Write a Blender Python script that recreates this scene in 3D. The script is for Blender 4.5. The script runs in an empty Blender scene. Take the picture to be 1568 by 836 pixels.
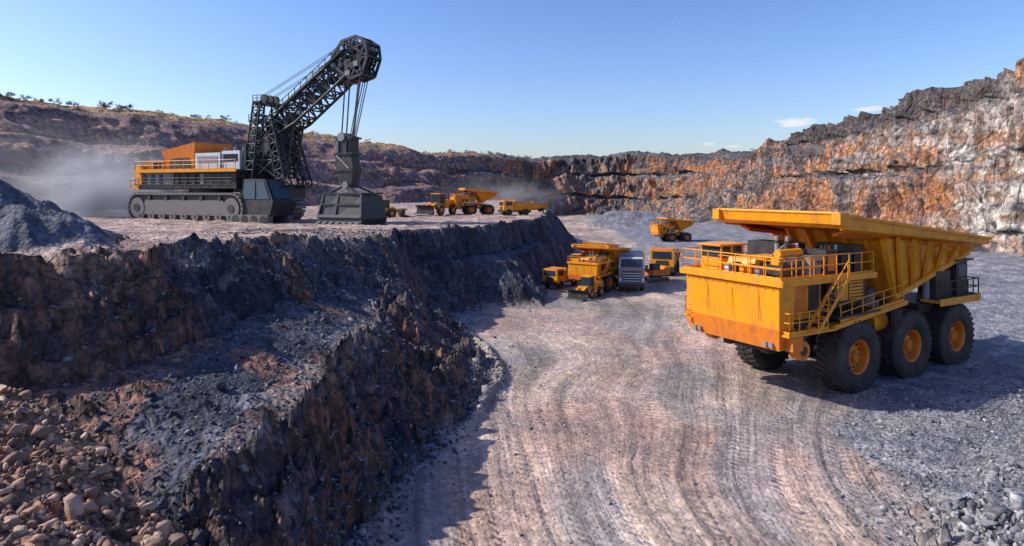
import bpy, math, random, numpy as np
from mathutils import Vector, Matrix
from mathutils.geometry import delaunay_2d_cdt
from mathutils.bvhtree import BVHTree
random.seed(7); rng=np.random.default_rng(11)
scene=bpy.context.scene
def link(o): scene.collection.objects.link(o); return o

# ---------------------------------------------------------------- noise
_perm=np.random.default_rng(3).permutation(256); _perm=np.concatenate([_perm,_perm,_perm])
_g=np.random.default_rng(5).normal(size=(256,3)); _g/=np.linalg.norm(_g,axis=1)[:,None]
def pn(x,y,z=0.0):
    x=np.asarray(x,float); y=np.asarray(y,float)+0*x; z=np.asarray(z,float)+0*x
    xi=np.floor(x).astype(int); yi=np.floor(y).astype(int); zi=np.floor(z).astype(int)
    xf=x-xi; yf=y-yi; zf=z-zi; xi&=255; yi&=255; zi&=255
    u=xf*xf*xf*(xf*(xf*6-15)+10); v=yf*yf*yf*(yf*(yf*6-15)+10); w=zf*zf*zf*(zf*(zf*6-15)+10)
    def c(a,b,d):
        h=_perm[_perm[_perm[xi+a]+yi+b]+zi+d]; g=_g[h]
        return g[...,0]*(xf-a)+g[...,1]*(yf-b)+g[...,2]*(zf-d)
    x00=c(0,0,0)*(1-u)+c(1,0,0)*u; x10=c(0,1,0)*(1-u)+c(1,1,0)*u
    x01=c(0,0,1)*(1-u)+c(1,0,1)*u; x11=c(0,1,1)*(1-u)+c(1,1,1)*u
    return ((x00*(1-v)+x10*v)*(1-w)+(x01*(1-v)+x11*v)*w)*1.6
def fbm(x,y,z=0.0,o=4,gain=.5):
    s=0;a=1
    for i in range(o):
        s=s+a*pn(x*2**i+i*17.3,y*2**i+i*5.1,np.asarray(z)*2**i+i*9.7); a*=gain
    return s
def ridged(x,y,z=0.0,o=3):
    s=0;a=1
    for i in range(o):
        s=s+a*(1-2*np.abs(pn(x*2**i+i*7.3,y*2**i+3.1*i,np.asarray(z)*2**i+i*2.7))); a*=.5
    return s/1.75
def sst(a,b,x):
    t=np.clip((x-a)/(b-a),0,1); return t*t*(3-2*t)
def mix(a,b,t): return a*(1-t[...,None])+np.asarray(b)*t[...,None]

# ---------------------------------------------------------------- node helpers
def newmat(name):
    m=bpy.data.materials.new(name); m.use_nodes=True
    nt=m.node_tree; b=nt.nodes['Principled BSDF']; return m,nt,b
def N(nt,t,**kw):
    n=nt.nodes.new(t)
    for k,v in kw.items():
        if k.startswith('i_'):
            key=k[2:]; key=int(key) if key.isdigit() else key
            n.inputs[key].default_value=v
        else: setattr(n,k,v)
    return n
def math_(nt,op,a,b=None,clamp=False):
    n=N(nt,'ShaderNodeMath',operation=op,use_clamp=clamp)
    for i,x in enumerate((a,b)):
        if x is None: continue
        if isinstance(x,(int,float)): n.inputs[i].default_value=x
        else: nt.links.new(x,n.inputs[i])
    return n.outputs[0]
def mrange(nt,v,a,b,c,d):
    n=N(nt,'ShaderNodeMapRange'); nt.links.new(v,n.inputs[0])
    for i,x in enumerate((a,b,c,d)): n.inputs[i+1].default_value=x
    return n.outputs[0]
def vmul(nt,col,val):
    n=N(nt,'ShaderNodeVectorMath',operation='SCALE'); nt.links.new(col,n.inputs[0])
    if isinstance(val,(int,float)): n.inputs['Scale'].default_value=val
    else: nt.links.new(val,n.inputs['Scale'])
    return n.outputs[0]

def terrain_mat(name,pebble=6.0,bumpd=0.12,road=False,streak=False):
    m,nt,b=newmat(name); L=nt.links.new
    at=N(nt,'ShaderNodeAttribute',attribute_name='Col')
    geo=N(nt,'ShaderNodeNewGeometry'); pos=geo.outputs['Position']
    n1=N(nt,'ShaderNodeTexNoise',i_Scale=1.1,i_Detail=8.0,i_Roughness=.65); L(pos,n1.inputs['Vector'])
    v1=N(nt,'ShaderNodeTexVoronoi',i_Scale=pebble); L(pos,v1.inputs['Vector'])
    v2=N(nt,'ShaderNodeTexVoronoi',i_Scale=pebble*.33); L(pos,v2.inputs['Vector'])
    sep=N(nt,'ShaderNodeSeparateColor'); L(v1.outputs['Color'],sep.inputs[0])
    sep2=N(nt,'ShaderNodeSeparateColor'); L(v2.outputs['Color'],sep2.inputs[0])
    a=mrange(nt,n1.outputs[0],.25,.75,.55,1.45)
    c=mrange(nt,sep.outputs[0],0,1,.62,1.4); d=mrange(nt,sep2.outputs[1],0,1,.8,1.22)
    f=math_(nt,'MULTIPLY',a,math_(nt,'MULTIPLY',c,d))
    hgt=math_(nt,'ADD',math_(nt,'MULTIPLY',n1.outputs[0],2.2),math_(nt,'SUBTRACT',.5,math_(nt,'MULTIPLY',v1.outputs[0],.6)))
    hgt=math_(nt,'ADD',hgt,math_(nt,'MULTIPLY',v2.outputs[0],-.7))
    mp=N(nt,'ShaderNodeMapping'); mp.inputs['Scale'].default_value=(1,1,.18) if streak else (1,1,.30); L(pos,mp.inputs[0])
    n2=N(nt,'ShaderNodeTexNoise',i_Scale=.9 if streak else 2.0,i_Detail=7.0,i_Roughness=.62); L(mp.outputs[0],n2.inputs['Vector'])
    rm=at.outputs['Alpha']
    sf=mrange(nt,n2.outputs[0],.3,.7,.42,1.58)
    f=math_(nt,'MULTIPLY',f,math_(nt,'ADD',1.0,math_(nt,'MULTIPLY',math_(nt,'SUBTRACT',sf,1.0),rm)))
    hgt=math_(nt,'ADD',hgt,math_(nt,'MULTIPLY',math_(nt,'MULTIPLY',n2.outputs[0],5.5),rm))
    mp2=N(nt,'ShaderNodeMapping'); mp2.inputs['Scale'].default_value=(1,1,.55); L(pos,mp2.inputs[0])
    v3=N(nt,'ShaderNodeTexVoronoi',feature='DISTANCE_TO_EDGE',i_Scale=.45 if streak else 1.5); L(mp2.outputs[0],v3.inputs['Vector'])
    crk=mrange(nt,v3.outputs[0],0,.09,0,1)
    hgt=math_(nt,'ADD',hgt,math_(nt,'MULTIPLY',math_(nt,'MULTIPLY',crk,.8),rm))
    f=math_(nt,'MULTIPLY',f,math_(nt,'SUBTRACT',1.0,math_(nt,'MULTIPLY',math_(nt,'MULTIPLY',math_(nt,'SUBTRACT',1.0,crk),.35),rm)))
    if road:
        rc=N(nt,'ShaderNodeAttribute',attribute_name='rc'); sp=N(nt,'ShaderNodeSeparateXYZ'); L(rc.outputs['Vector'],sp.inputs[0])
        mask=sp.outputs[2]
        f=math_(nt,'ADD',f,math_(nt,'MULTIPLY',math_(nt,'MULTIPLY',math_(nt,'SUBTRACT',1.0,f),mask),.38))
        hgt=math_(nt,'MULTIPLY',hgt,math_(nt,'SUBTRACT',1.0,math_(nt,'MULTIPLY',mask,.45)))
        def strip(sx,sy,off,det=5.0):
            cb=N(nt,'ShaderNodeCombineXYZ'); L(math_(nt,'MULTIPLY',sp.outputs[0],sx),cb.inputs[0]); L(math_(nt,'MULTIPLY',sp.outputs[1],sy),cb.inputs[1]); cb.inputs[2].default_value=off
            n=N(nt,'ShaderNodeTexNoise',i_Scale=1.0,i_Detail=det,i_Roughness=.6); L(cb.outputs[0],n.inputs['Vector']); return n.outputs[0]
        s1=strip(.9,.035,0,4.); s2=strip(.55,.09,4); s3=strip(3.2,.10,9); s4=strip(.14,.09,21,4.)
        st=math_(nt,'MULTIPLY',mrange(nt,s1,.34,.66,.66,1.25),mrange(nt,s3,.3,.7,.82,1.16))
        st=math_(nt,'MULTIPLY',st,mrange(nt,s4,.35,.65,.68,1.2))
        st1=math_(nt,'ADD',1.0,math_(nt,'MULTIPLY',math_(nt,'SUBTRACT',st,1.0),mask))
        f=math_(nt,'MULTIPLY',f,st1)
        band=math_(nt,'MULTIPLY',mrange(nt,s2,.50,.62,0,1),mask)
        wv=math_(nt,'SINE',math_(nt,'ADD',math_(nt,'MULTIPLY',sp.outputs[1],15.0),math_(nt,'ADD',math_(nt,'MULTIPLY',n1.outputs[0],6.0),math_(nt,'MULTIPLY',math_(nt,'ABSOLUTE',math_(nt,'SINE',math_(nt,'MULTIPLY',sp.outputs[0],1.7))),3.0))))
        tread=math_(nt,'MULTIPLY',wv,band)
        f=math_(nt,'MULTIPLY',f,math_(nt,'ADD',1.0,math_(nt,'MULTIPLY',tread,.08)))
        hgt=math_(nt,'ADD',hgt,math_(nt,'MULTIPLY',tread,.30))
        hgt=math_(nt,'ADD',hgt,math_(nt,'MULTIPLY',math_(nt,'MULTIPLY',s1,mask),2.4))
    col=vmul(nt,at.outputs['Color'],f); L(col,b.inputs['Base Color'])
    bp=N(nt,'ShaderNodeBump'); bp.inputs['Strength'].default_value=1; bp.inputs['Distance'].default_value=bumpd
    L(hgt,bp.inputs['Height']); L(bp.outputs[0],b.inputs['Normal'])
    b.inputs['Roughness'].default_value=.8; b.inputs['Specular IOR Level'].default_value=.4
    return m
def paint(name,col,rough=.45,dirt=.35,metal=0.,dcol=(.16,.12,.09),scale=1.4):
    m,nt,b=newmat(name); L=nt.links.new
    tc=N(nt,'ShaderNodeTexCoord')
    n=N(nt,'ShaderNodeTexNoise',i_Scale=scale,i_Detail=9.0,i_Roughness=.7); L(tc.outputs['Object'],n.inputs['Vector'])
    mp=N(nt,'ShaderNodeMapping'); mp.inputs['Scale'].default_value=(3,3,.35); L(tc.outputs['Object'],mp.inputs[0])
    n2=N(nt,'ShaderNodeTexNoise',i_Scale=1.3,i_Detail=6.0); L(mp.outputs[0],n2.inputs['Vector'])
    f=math_(nt,'MULTIPLY',mrange(nt,n.outputs[0],.4,.7,0,1),mrange(nt,n2.outputs[0],.35,.65,.25,1))
    f=math_(nt,'MULTIPLY',f,dirt*1.6,True)
    mx=N(nt,'ShaderNodeMix',data_type='RGBA'); L(f,mx.inputs[0]); mx.inputs[6].default_value=(*col,1); mx.inputs[7].default_value=(*dcol,1)
    L(mx.outputs[2],b.inputs['Base Color'])
    L(mrange(nt,f,0,1,rough,.85),b.inputs['Roughness']); b.inputs['Metallic'].default_value=metal
    bp=N(nt,'ShaderNodeBump'); bp.inputs['Strength'].default_value=.25; bp.inputs['Distance'].default_value=.02; L(n.outputs[0],bp.inputs['Height']); L(bp.outputs[0],b.inputs['Normal'])
    return m
YEL=paint('yellow_paint',(.88,.345,.008),.34,.52,dcol=(.33,.13,.03))
ORG=paint('orange_paint',(.78,.21,.010),.4,.5,dcol=(.24,.09,.03))
DRK=paint('dark_steel',(.030,.031,.035),.5,.55,.2,dcol=(.12,.09,.07))
BLK=paint('black_boom_steel',(.024,.036,.042),.42,.3,.3)
RUB=paint('tyre_rubber',(.022,.021,.022),.7,.55,dcol=(.11,.09,.075),scale=.9)
GRY=paint('grey_panel',(.24,.25,.27),.5,.5)
WHT=paint('white_panel',(.62,.66,.70),.4,.35,dcol=(.3,.26,.22))
RED=paint('red_paint',(.40,.05,.02),.45,.45)
TRK=paint('track_steel',(.18,.17,.165),.5,.5,.2)
GLS,_nt,_b=newmat('cab_glass'); _b.inputs['Base Color'].default_value=(.03,.05,.065,1); _b.inputs['Roughness'].default_value=.08
MATS=[YEL,ORG,DRK,BLK,RUB,GRY,WHT,RED,TRK,GLS]
Y,O,D,K,R,G,W,RE,T,GL=range(10)

# ---------------------------------------------------------------- mesh builder
class MB:
    def __init__(s): s.v=[];s.f=[];s.m=[];s.s=[]
    def add(s,vs,fs,mat,sm=False):
        o=len(s.v); s.v+= [tuple(v) for v in vs]
        for f in fs: s.f.append([i+o for i in f]); s.m.append(mat); s.s.append(sm)
    def hexa(s,p,mat):
        s.add(p,[(0,3,2,1),(4,5,6,7),(0,1,5,4),(1,2,6,5),(2,3,7,6),(3,0,4,7)],mat)
    def box(s,x0,x1,y0,y1,z0,z1,mat):
        s.hexa([(x0,y0,z0),(x1,y0,z0),(x1,y1,z0),(x0,y1,z0),(x0,y0,z1),(x1,y0,z1),(x1,y1,z1),(x0,y1,z1)],mat)
    def prism(s,poly,y0,y1,mat):
        n=len(poly); vs=[(x,y0,z) for x,z in poly]+[(x,y1,z) for x,z in poly]
        fs=[list(range(n)),list(range(2*n-1,n-1,-1))]+[(i,i+n,(i+1)%n+n,(i+1)%n) for i in range(n)]
        s.add(vs,fs,mat)
    def cyl(s,p0,p1,r,mat,n=8,r2=None):
        p0=Vector(p0);p1=Vector(p1);d=(p1-p0)
        if d.length<1e-6: return
        q=d.to_track_quat('Z','Y'); r2=r if r2 is None else r2
        vs=[];
        for p,rr in ((p0,r),(p1,r2)):
            for i in range(n):
                a=2*math.pi*i/n; vs.append(p+q@Vector((rr*math.cos(a),rr*math.sin(a),0)))
        s.add(vs,[(i,(i+1)%n,(i+1)%n+n,i+n) for i in range(n)],mat,True)
        s.add(vs,[list(range(n-1,-1,-1)),list(range(n,2*n))],mat)
    def beam(s,p0,p1,w,h,mat):
        p0=Vector(p0);p1=Vector(p1);d=(p1-p0).normalized()
        up=Vector((0,0,1)) if abs(d.z)<.95 else Vector((0,1,0))
        a=d.cross(up).normalized()*w/2; b=a.cross(d).normalized()*h/2
        s.hexa([p0-a-b,p0+a-b,p0+a+b,p0-a+b,p1-a-b,p1+a-b,p1+a+b,p1-a+b],mat)
    def rail(s,pts,h,mat,r=.035,step=1.1):
        for a,b in zip(pts[:-1],pts[1:]):
            a=Vector(a);b=Vector(b);n=max(1,int((b-a).length/step))
            for k in range(n+1):
                p=a.lerp(b,k/n); s.cyl(p,p+Vector((0,0,h)),r,mat,6)
            for f in (1,.55): s.cyl(a+Vector((0,0,h*f)),b+Vector((0,0,h*f)),r,mat,6)
            s.beam(a+Vector((0,0,.08)),b+Vector((0,0,.08)),.03,.14,mat)
    def lathe(s,c,prof,side,n=40):
        cx,cy,cz=c; vs=[]
        for r,y,_ in prof:
            for i in range(n):
                a=2*math.pi*i/n; vs.append((cx+r*math.cos(a),cy+side*y,cz+r*math.sin(a)))
        for k in range(len(prof)-1):
            fs=[]
            for i in range(n):
                j=(i+1)%n; q=(i,j,n+j,n+i); fs.append(q if side>0 else q[::-1])
            s.add(vs[k*n:(k+2)*n],fs,prof[k][2],True)
    def wheel(s,c,r,w,side,detail=True,rim=O):
        P=[(.001,.30,rim),(.15,.30,rim),(.17,.20,rim),(.27,.17,rim),(.29,.10,rim),(.40,.13,rim),(.43,.34,rim),(.48,.40,R),(.52,.43,R),(.62,.485,R),(.80,.49,R),(.93,.44,R),(1.,.36,R),(1.,-.36,R),(.93,-.44,R),(.8,-.49,R),(.5,-.43,R),(.4,-.3,D),(.001,-.3,D)]
        s.lathe(c,[(a*r,b*w,m) for a,b,m in P],side,48 if detail else 20)
        if detail:
            cx,cy,cz=c; n=34
            for i in range(n):
                for sd in (1,-1):
                    a0=2*math.pi*(i+(.5 if sd>0 else 0))/n; a1=a0+.13
                    pts=[]
                    for rr in (.975*r,1.035*r):
                        for (aa,yy) in ((a0,.03),(a0+.085,.03),(a1+.085,.42),(a1,.42)):
                            pts.append((cx+rr*math.cos(aa),cy+sd*yy*w,cz+rr*math.sin(aa)))
                    if sd<0: pts=pts[:4][::-1]+pts[4:][::-1]
                    s.hexa(pts,R)
            for i in range(14):
                a=2*math.pi*i/14; x=cx+.34*r*math.cos(a); z=cz+.34*r*math.sin(a)
                s.cyl((x,cy+side*.08*w,z),(x,cy+side*.16*w,z),.05*r/1.9,D,6)
            for i in range(8):
                a=2*math.pi*i/8; x=cx+.10*r*math.cos(a); z=cz+.10*r*math.sin(a)
                s.cyl((x,cy+side*.28*w,z),(x,cy+side*.33*w,z),.04*r/1.9,Y,6)
    def lattice(s,p0,p1,sec,n,r,mat):
        p0=Vector(p0);p1=Vector(p1);d=(p1-p0).normalized()
        side=Vector((0,1,0)); up=d.cross(side).normalized()*-1
        if up.z<0 and abs(d.z)<.9: up=-up
        rings=[]
        for k in range(n+1):
            t=k/n; w=np.interp(t,[a[0] for a in sec],[a[1] for a in sec]); h=np.interp(t,[a[0] for a in sec],[a[2] for a in sec])
            c=p0.lerp(p1,t); rings.append([c+side*(i*w/2)+up*(j*h/2) for i,j in ((-1,-1),(1,-1),(1,1),(-1,1))])
        for k in range(n+1):
            for i in range(4): s.cyl(rings[k][i],rings[k][(i+1)%4],r*.6,mat,6)
            if k<n:
                for i in range(4):
                    s.cyl(rings[k][i],rings[k+1][i],r,mat,7)
                    a,b=(i,(i+1)%4) if k%2 else ((i+1)%4,i)
                    s.cyl(rings[k][a],rings[k+1][b],r*.6,mat,6)
    def obj(s,name,loc=(0,0,0),yaw=0,scale=1,bevel=0):
        me=bpy.data.meshes.new(name); me.from_pydata(s.v,[],s.f)
        for m in MATS: me.materials.append(m)
        me.polygons.foreach_set('material_index',s.m); me.polygons.foreach_set('use_smooth',s.s); me.update()
        import bmesh
        bm=bmesh.new(); bm.from_mesh(me)
        bmesh.ops.recalc_face_normals(bm,faces=bm.faces); bm.to_mesh(me); bm.free()
        o=link(bpy.data.objects.new(name,me)); o.location=loc; o.rotation_euler=(0,0,yaw); o.scale=(scale,)*3
        if bevel:
            b=o.modifiers.new('bevel','BEVEL'); b.width=bevel; b.segments=1; b.limit_method='ANGLE'; b.angle_limit=math.radians(50)
        return o

# ---------------------------------------------------------------- terrain control lines
lines=[
 [(-1,3,0),(-2,9,0),(-3,13,0),(-4.8,17,0),(-5.3,20,0),(-4.7,24.4,0),(-3.0,30,0),(-1.9,36,0),(-1.8,41,0),(-4,49,0),(-6.5,57,0),(-3,60.5,0),(2.6,61.5,0),(3.4,70,0),(4.8,80,0),(9.,97,0),(13,130,0),(8,180,0),(0,240,0),(-5,300,0)],
 [(-9.3,16.5,2.7),(-7.6,18.5,3.3),(-7.1,21.5,3.7),(-7.0,24.5,3.9),(-7.0,30,4.0),(-7.3,34,3.9),(-8.0,40,3.7),(-8.6,46,4.0),(-9.7,50,5.2),(-10.8,54,6.6)],
 [(-80,30,9),(-45,25,9),(-30,23.2,8.7),(-17.8,22.6,8.5),(-15.2,26.3,8.5),(-14.7,33,8.4),(-14.2,41,8.1),(-13.2,47,7.5),(-12.2,52,7.1),(-10.5,58,7.1),(-8,63.5,7.1),(-5.6,67.5,7),(-1.6,75,7),(.4,82,7),(4.2,94.5,7),(7,130,7),(2,180,7),(-6,240,7),(-11,300,7)],
 [(-9,57.5,3.9),(-6.5,61.5,4),(-3.9,63.8,3.8),(-.4,65.4,3.6),(1.4,74,3.6),(3.1,82,3.6),(6.6,93,4)],
 [(-9.6,59.5,4.3),(-7,63,4.3),(-4.4,66.0,4.2),(-1.2,70.8,4.2),(.6,79.5,4.1),(4.5,91,4.4)],
 [(-60,18.9,4.4),(-30,19.1,4),(-17.5,19.6,4.2),(-13.4,22.6,5.0),(-11.4,27,5.2),(-10.9,34,5.2),(-10.8,41,5.1),(-11.2,46,5.5)],
 [(-60,16.9,3.6),(-30,17,3.2),(-16,17.3,2.7),(-12.5,15.6,2.2)],
 [(-40,13,8),(-14,13.2,7.6),(-9.2,11.6,7.4),(-7.3,11,6.9),(-5.6,10,6.4),(-4.6,9,6.0),(-4,7,5.6),(-4,3,5.6)],
 [(-40,14.8,4.4),(-14,15.2,3.8),(-9.5,13.7,3.0),(-6.5,12.9,2.6),(-4.4,11.2,2)],
 [(-40,5,8.2),(-20,6,8.2),(-10,4,8)],
 [(-21.4,27.6,11.4),(-27,29,11.9)],
 [(-16.4,27.5,8.5),(-18.0,25.0,8.5),(-23,24.1,8.6),(-32,25.2,8.7),(-34,30,8.6),(-27,35,8.4),(-19.6,33,8.4),(-16.4,27.5,8.5)],
 [(30,195,5),(42,196,4.6)],
 [(20,188,0),(34,184,0),(52,187,0),(55,210,0),(25,212,0),(20,188,0)],
 [(11.5,18,0.1),(13.5,23,.15),(19,27,.2),(26,29,.3),(40,33,.5),(60,50,1.2),(66,90,1.4),(62,130,.8),(58,200,.2)],
 [(15,19,1.5),(17,20.5,1.5),(21,23,1.3),(30,25,1.6)],
 [(13,12,1.0),(30,12,2.2),(60,20,2.5)],
]
pts=[(-30,50,7.5),(-60,60,8),(-25,80,7),(-30,110,7),(-60,100,7),(-100,120,8),(-20,150,7),(-60,180,8),(-120,200,8),(-40,300,7),
 (5,5,0),(15,3,0),(10,40,0),(30,60,.2),(30,100,0),(30,150,0),(30,250,0),(40,45,.5),(100,30,3),(100,120,2),(80,250,0),
 (-420,-30,8),(420,-30,3),(420,460,0),(0,460,0),(-420,460,8),(-150,40,9),(0,-30,0)]
V=[];E=[]
for ln in lines:
    o=len(V); closed=ln[0]==ln[-1]; L_=ln[:-1] if closed else ln
    V+=L_; E+=[(o+i,o+i+1) for i in range(len(L_)-1)]
    if closed: E.append((o+len(L_)-1,o))
V+=pts
res=delaunay_2d_cdt([Vector((a,b)) for a,b,c in V],E,[],0,1e-4)
cv=[]
for p,orig in zip(res[0],res[3]):
    if orig: cv.append((p.x,p.y,V[orig[0]][2]))
    else:
        d=[((p.x-a)**2+(p.y-b)**2,c) for a,b,c in V]; d.sort(); cv.append((p.x,p.y,(d[0][1]+d[1][1])/2)); print('XING',p)
bvh=BVHTree.FromPolygons([Vector(v) for v in cv],[list(f) for f in res[2]])
NR,NT=880,1020
rr=3.0*np.exp(np.linspace(0,math.log(420/3.0),NR)); th=np.radians(np.linspace(-63,63,NT))
RR,TH=np.meshgrid(rr,th,indexing='ij'); X=RR*np.sin(TH); Yg=RR*np.cos(TH)
wa=.40+.6*sst(25,70,RR)
wx=X+wa*fbm(X*.16,Yg*.16,1.,4)+.32*fbm(X*.9,Yg*.9,2.,3); wy=Yg+wa*fbm(X*.16,Yg*.16,5.,4)+.32*fbm(X*.9,Yg*.9,7.,3)
Z=np.zeros(X.size); dn=Vector((0,0,-1)); fx=wx.ravel();fy=wy.ravel(); rc_=bvh.ray_cast
for i in range(X.size):
    h=rc_(Vector((fx[i],fy[i],100.)),dn)[0]
    Z[i]=h.z if h is not None else 0.
Z=Z.reshape(X.shape)
Z[1:-1,1:-1]=(Z[1:-1,1:-1]*2+Z[:-2,1:-1]+Z[2:,1:-1]+Z[1:-1,:-2]+Z[1:-1,2:])/6
def slope_of(X,Y_,Z):
    P=np.stack([X,Y_,Z],-1); a=np.gradient(P,axis=0); b=np.gradient(P,axis=1); n=np.cross(b,a); n/=np.linalg.norm(n,axis=-1)[...,None]+1e-9
    n*=np.sign(n[...,2:3]+1e-9); return n
nn=slope_of(X,Yg,Z); sl=sst(.06,.3,1-nn[...,2])
RCL=np.array([(4.5,-20),(4.5,5),(4.2,20),(7.2,35.5),(9.6,52),(12.9,73),(16,137),(18,275),(18,600)])
yy_=np.linspace(-20,600,1241); xc_=np.convolve(np.pad(np.interp(yy_,RCL[:,1],RCL[:,0]),20,mode='edge'),np.hanning(41)/np.hanning(41).sum(),'valid')
cx_=np.interp(Yg,yy_,xc_)
hw=np.interp(Yg,[0,20,30,38,50,70,120,300],[7.2,7.6,9.8,12.5,15,11,9,12])
lat=X-cx_
edge=fbm(X*.12,Yg*.12,3.,3)
low=(Z<.9)
roadm=sst(1.,-1.2,np.abs(lat)-hw-edge*2.6)*low
latn=lat/hw*9.0+2.8*fbm(X*.045,Yg*.045,12.,2)+.035*lat*np.abs(lat)*np.sin(Yg*.07); along=Yg+.25*lat
pileL=sst(8.62,8.85,Z)*(X<-15.4)*(X>-36)*(Yg<37)*(Yg>23.2)
pz=((X<-15.8)&(X>-36)&(Yg<37)&(Yg>24)&(Z>8.5))*1.0
camface=sst(-15,-18,X)
rill=(ridged(Yg*.6+.25*X,X*.16,1.,3)*(1-camface)+ridged(X*.6+.2*Yg,Yg*.14,1.,3)*camface)*((X<0)&(Yg<56))+ridged(X*.5+.2*Yg,Yg*.14,1.,3)*((Yg>=56)|(X>=0))
cornerm=sst(16.5,13.5,Yg)*sst(-2,-5,X)
face=((X>-8.6)&(X<-1.5)&(Yg>16)&(Yg<47)&(Z<4.2))*1.0
cliffm=((X<-11.5)&(Yg>17.5)&(Yg<26)&(Z>3.2)&(Z<8.6))*1.0
slr=sl*(1-cornerm)*(1-pz); rk=np.clip(face+cliffm,0,1)
Z+=slr*(fbm(X*.3,Yg*.3,4.,4)*.55+rill*(.5+.30*rk)+fbm(X*1.3,Yg*1.3,8.,4)*.28)
ph=Z*1.15+fbm(X*.25,Yg*.25,31.,3)*1.1; Z+=slr*(.40+.35*rk)*(np.abs((ph%1)-.5)-.25)*sst(-.3,.3,fbm(X*.15,Yg*.15,40.,2)+.2*rk)
Z+=(1-sl)*(1-roadm)*(fbm(X*.25,Yg*.25,4.,4)*.16+np.abs(fbm(X*1.4,Yg*1.4,8.,3))*.10)+pz*fbm(X*.5,Yg*.5,9.,4)*.22
Z+=roadm*(fbm(latn*.8,Yg*.04,2.,3)*.07+fbm(X*.12,Yg*.12,2.,2)*.12)
Z+=cornerm*fbm(X*.8,Yg*.8,3.,4)*.2
toex=np.interp(Yg,[20,24.4,30,36,41,49,57],[-5.3,-4.7,-3,-1.9,-1.8,-4,-6.5])
bd=X-toex-1.0-.5*fbm(Yg*.2,Yg*0,3.,2); berm=np.exp(-(bd/.34)**2)*sst(27,32,Yg)*sst(54,46,Yg)
Z+=berm*.38
# colour
A=np.array
n_l=fbm(X*.06,Yg*.06,2.,4); n_m=fbm(X*.35,Yg*.35,6.,4); n_f=fbm(X*1.7,Yg*1.7,3.,3)
gravel=A((.165,.175,.20)); dark=A((.034,.040,.058)); tan=A((.52,.40,.315)); pink=A((.47,.315,.24)); redb=A((.32,.145,.085)); lg=A((.31,.305,.31))
C=np.zeros(X.shape+(3,))+gravel
C=mix(C,lg,sst(-.3,.5,n_m)*.65)
C=mix(C,mix(np.zeros_like(C)+tan,pink,sst(-.3,.3,n_l)),np.clip(roadm*(0.85+.25*n_m),0,1))
gp=sst(-.1,.5,fbm(latn*.25,Yg*.05,17.,3)+.3*fbm(X*.3,Yg*.3,19.,3))*roadm; C=mix(C,A((.24,.23,.235)),gp*.65)
pl=sst(5.8,6.9,Z)*(Yg>22)*(1-sl)
C=mix(C,mix(np.zeros_like(C)+A((.48,.35,.275)),A((.25,.165,.13)),sst(-.2,.4,n_m)),pl*.9)
C=mix(C,A((.085,.095,.12)),pileL)
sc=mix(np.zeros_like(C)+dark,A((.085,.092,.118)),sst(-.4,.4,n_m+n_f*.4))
redmask=sst(.14,.47,fbm(Yg*.22+X*.1,X*.12,3.,4)+.3*sst(7.2,8.2,Z)*(Yg<60)-.12)
redmask=np.clip(redmask+(.42*face+.8*cliffm)*sst(-.35,.2,rill*.6+n_m*.6+.1),0,1)*(Yg<62)
sc=mix(sc,mix(np.zeros_like(sc)+redb,A((.11,.062,.05)),sst(-.3,.3,n_f)),redmask*.85)
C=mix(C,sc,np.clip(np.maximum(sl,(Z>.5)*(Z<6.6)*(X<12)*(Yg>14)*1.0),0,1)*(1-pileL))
C=mix(C,mix(np.zeros_like(C)+A((.44,.25,.16)),A((.19,.11,.08)),sst(-.3,.35,n_m+n_f*.5)),cornerm)
crest=sst(.6,.0,np.abs(Z-4.0))*sst(-.1,.35,n_m+.1)*(X<-5)*(X>-9.0)*(Yg<50)*(Yg>17); C=mix(C,A((.34,.32,.31)),crest*.4)
crest2=sst(.6,.0,np.abs(Z-8.2))*sst(-.1,.3,n_m)*(X<-12)*(Yg<50)*sl*(1-pz); C=mix(C,A((.42,.26,.18)),crest2*.6)
C=mix(C,A((.46,.42,.38)),berm*.8)
C=np.clip(C,0.02,.8)
def grid_mesh(name,P,C,mat,alpha,extra=None):
    nr,nt=P.shape[:2]; me=bpy.data.meshes.new(name)
    me.vertices.add(nr*nt); me.vertices.foreach_set('co',P.reshape(-1).astype(np.float32))
    i=np.arange(nr*nt).reshape(nr,nt); q=np.stack([i[:-1,:-1],i[:-1,1:],i[1:,1:],i[1:,:-1]],-1).reshape(-1,4)[:,::-1]
    nf=len(q); me.loops.add(nf*4); me.loops.foreach_set('vertex_index',q.reshape(-1).astype(np.int32))
    me.polygons.add(nf); me.polygons.foreach_set('loop_start',(np.arange(nf)*4).astype(np.int32)); 
    me.update(calc_edges=True); me.polygons.foreach_set('use_smooth',np.ones(nf,bool))
    ca=me.color_attributes.new('Col','FLOAT_COLOR','POINT'); ca.data.foreach_set('color',np.concatenate([C.reshape(-1,3),alpha.reshape(-1,1)],1).reshape(-1).astype(np.float32))
    if extra is not None:
        at=me.attributes.new('rc','FLOAT_VECTOR','POINT'); at.data.foreach_set('vector',extra.reshape(-1).astype(np.float32))
    me.materials.append(mat); me.update(); return link(bpy.data.objects.new(name,me))
nn2=slope_of(X,Yg,Z); rockA=sst(.12,.35,1-nn2[...,2])*(1-pz)*(1-cornerm*.6)
grid_mesh('terrain',np.stack([X,Yg,Z],-1),C,terrain_mat('pit_ground',6.5,.11,road=True),rockA,np.stack([latn,along,roadm],-1))
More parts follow.
